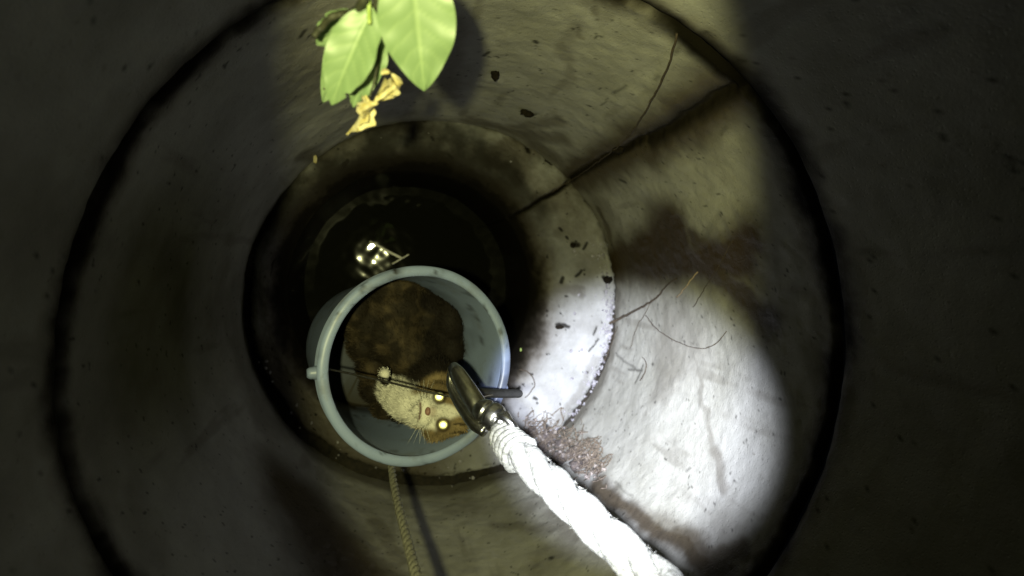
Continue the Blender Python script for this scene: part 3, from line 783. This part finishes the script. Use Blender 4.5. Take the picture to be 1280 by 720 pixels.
# ------------------------------------------------------------------ thin cord tied under the bucket
CP = np.array([pz(486, 548, 0.40), pz(489, 582, 0.50), pz(495, 620, 0.60), pz(505, 660, 0.70), pz(514, 695, 0.78), pz(526, 745, 0.88), pz(545, 830, 1.0)])
CP = np.vstack([CP, CP[-1] + np.array([0.01, -0.03, 0.35])])
path2 = resample(CP, 200); T2, N2, B2 = frames(path2); s2 = np.r_[0, np.cumsum(np.linalg.norm(np.diff(path2, axis=0), axis=1))]
cdo = thing('cord', 'thin beige cord running down the lower wall under the bucket rim', 'cord', loc=tuple(path2[0]))
for k in range(2):
    ph = s2 / 0.03 * 2 * np.pi + k * np.pi
    c = path2 + .0026 * (np.cos(ph)[:, None] * N2 + np.sin(ph)[:, None] * B2)
    V, Fc = tube(c - path2[0], .0040 + .0010 * s2 / s2[-1], 9, .12, k); mesh_obj('strand', V, Fc, M['cord'], cdo)
n = 900; ii = RNG.integers(40, 199, n); aa = RNG.uniform(0, 6.283, n); rad = np.cos(aa)[:, None] * N2[ii] + np.sin(aa)[:, None] * B2[ii]
p0 = path2[ii] + rad * .0045; dr = rad + T2[ii] * RNG.normal(0, 1, (n, 1)); dr /= np.linalg.norm(dr, axis=1)[:, None]; sd = np.cross(dr, T2[ii]) + 1e-6; sd /= np.linalg.norm(sd, axis=1)[:, None]
V = np.stack([p0 - sd * .0003, p0 + sd * .0003, p0 + dr * RNG.uniform(.002, .006, (n, 1))], 1).reshape(-1, 3) - path2[0]
o = mesh_obj('fuzz', V, np.arange(3 * n).reshape(-1, 3), M['cord'], cdo); o['kind'] = 'stuff'

# ------------------------------------------------------------------ leafy sprig hanging into the well
sp = thing('leafy_sprig', 'sprig of bright green leaves with dry yellow bits hanging from the shaft wall', 'plant', loc=tuple(pz(462, -10, 1.05)))
sorg = np.array(sp.location)


def leaf(base, tip, width, droop=.10, fold=.25, tilt=0.0, tipsharp=1.0, name='leaf', mt='leaf', seed=0, curl=0.0):
    nu, nv = 21, 41
    base = np.asarray(base); tip = np.asarray(tip); L = np.linalg.norm(tip - base); e = (tip - base) / L
    mid = (base + tip) / 2; vw = CAM - mid; vw -= e * (vw @ e); vw /= np.linalg.norm(vw); sdv = np.cross(e, vw)
    ca, sa = math.cos(tilt), math.sin(tilt); sdv, vw = sdv * ca + vw * sa, vw * ca - sdv * sa
    v = np.linspace(0, 1, nv); u = np.linspace(-1, 1, nu)
    prof = np.power(np.sin(np.pi * np.power(v, 0.78)), 0.72) * (1 - 0.25 * v ** 6) ; prof[0] = .02; prof[-1] = .01
    prof = np.where(v > .86, prof * (1 - .0 * v), prof)
    VV, UU = np.meshgrid(v, u, indexing='ij'); PR = np.repeat(prof[:, None], nu, 1)
    ed = np.stack([1 + 0.07 * vnoise(np.c_[v * 9, np.full(nv, sgn), np.full(nv, seed * 3.3)], 1, seed) - 0.35 * smooth(.45, .75, vnoise(np.c_[v * 16, np.full(nv, sgn + 5), np.full(nv, seed * 1.7)], 1, seed + 2)) * (v > .3) * (v < .9) for sgn in (-1, 1)]) if seed != 1 else np.ones((2, nv))
    x = UU * PR * width / 2 * np.where(UU < 0, ed[0][:, None], ed[1][:, None])
    h = -fold * np.abs(x) * -1 * .6 - droop * L * (VV - .5) ** 2 * 1.6 + curl * x * x / max(width, 1e-6) * 4
    sv = np.abs(((VV * 7.5 - np.abs(UU) * 1.5) % 1) - .5)
    vein = np.maximum(1 - smooth(0.02, .10, np.abs(UU)), .55 * (1 - smooth(.03, .13, sv)) * (np.abs(UU) < .93))
    h = h - vein * .0007 + .0010 * np.sin(VV * 22 + seed) * UU ** 2 + .0012 * vnoise(np.c_[UU.ravel() * 2, VV.ravel() * 5, np.full(UU.size, seed)], 1, seed).reshape(UU.shape)
    Pt = base + VV[..., None] * L * e + x[..., None] * sdv + h[..., None] * vw
    return mesh_obj(name, Pt.reshape(-1, 3) - sorg, grid_faces(nu, nv), M[mt], sp, {'vein': vein.ravel() * .55})


leaf(pz(514, -48, 1.07), pz(531, 116, 1.02), .056, .10, .15, 0.05, seed=1)
leaf(pz(464, 10, 1.05), pz(411, 133, 1.01), .036, .16, .35, -0.25, seed=2)
leaf(pz(450, 20, 1.0), pz(395, 58, 0.975), .033, .12, .25, 0.35, seed=3)
leaf(pz(470, 20, 1.02), pz(443, 136, 0.985), .034, .12, .25, 0.35, seed=4)
leaf(pz(452, 20, 1.0), pz(404, 130, 0.965), .030, .10, .2, 0.2, seed=6)
leaf(pz(458, 10, 1.035), pz(438, 60, 1.02), .018, .12, .2, 0.5, seed=5)
for k, (a_, b_, w_, tl, cu) in enumerate([((462, 122, 1.01), (437, 171, 1.0), .009, .9, 1.2), ((470, 128, 1.02), (452, 152, 1.01), .008, -.6, 1.5), ((482, 98, 1.0), (468, 128, 1.0), .012, .5, 1.5),
                                         ((499, 108, 1.0), (470, 126, 1.01), .009, -.4, 1.2), ((490, 92, 1.01), (499, 112, 1.0), .006, .3, 1.0), ((476, 92, 1.01), (488, 90, 1.01), .005, .2, 1.0), ((455, 120, 1.0), (452, 135, 1.0), .006, 1.0, 1.0)]):
    leaf(pz(*a_), pz(*b_), w_, .25, .3, tl, name='dry_leaf', mt='dry', seed=10 + k, curl=cu)
for pts, r, mt, nm in [([(392, 46, 1.01), (402, 34, 1.01), (414, 22, 1.02), (428, 17, 1.02), (440, 16, 1.03), (452, 6, 1.05), (460, -12, 1.06)], .0030, 'twig', 'twig'),
                       ([(462, 30, 1.05), (461, 8, 1.05), (464, -20, 1.06), (480, -70, 1.08), (500, -130, 1.1)], .0016, 'petiole', 'stem'),
                       ([(466, 20, 1.03), (470, 4, 1.04), (476, -20, 1.05)], .0028, 'twig', 'twig'), ([(480, 10, 1.03), (484, -6, 1.03), (490, -40, 1.05)], .0016, 'twig', 'twig'),
                       ([(462, 122, 1.01), (468, 100, 1.01), (474, 60, 1.02), (470, 15, 1.03)], .0010, 'twig', 'twig'), ([(404, 112, 0.97), (408, 104, .97), (414, 98, .97)], .0018, 'twig', 'twig')]:
    Q = resample([pz(*q) - sorg for q in pts], 8 * len(pts)); V, Fc = tube(Q, np.linspace(r * .8, r * 1.1, len(Q)), 8, .25, 3); mesh_obj(nm, V, Fc, M[mt], sp)
# little fallen leaf bits
for k, ((px, py), lab) in enumerate([((394, 199), 'small yellow leaf scrap on the ledge edge below the sprig'), ((651, 437), 'tiny yellow green leaf scrap on the ledge beside the bucket rim')]):
    p = wall_or_ledge(px, py, .006); sz = (.010, .005)[k]
    V, Fc = blob(p, (sz * .5, sz, sz * .16), 60 + k, .4, 3)
    tag(mesh_obj('leaf_scrap', V, Fc, (M['dry'] if k == 0 else M['petiole'])), lab, 'leaf scrap', 'scraps of leaf fallen on the ledge')
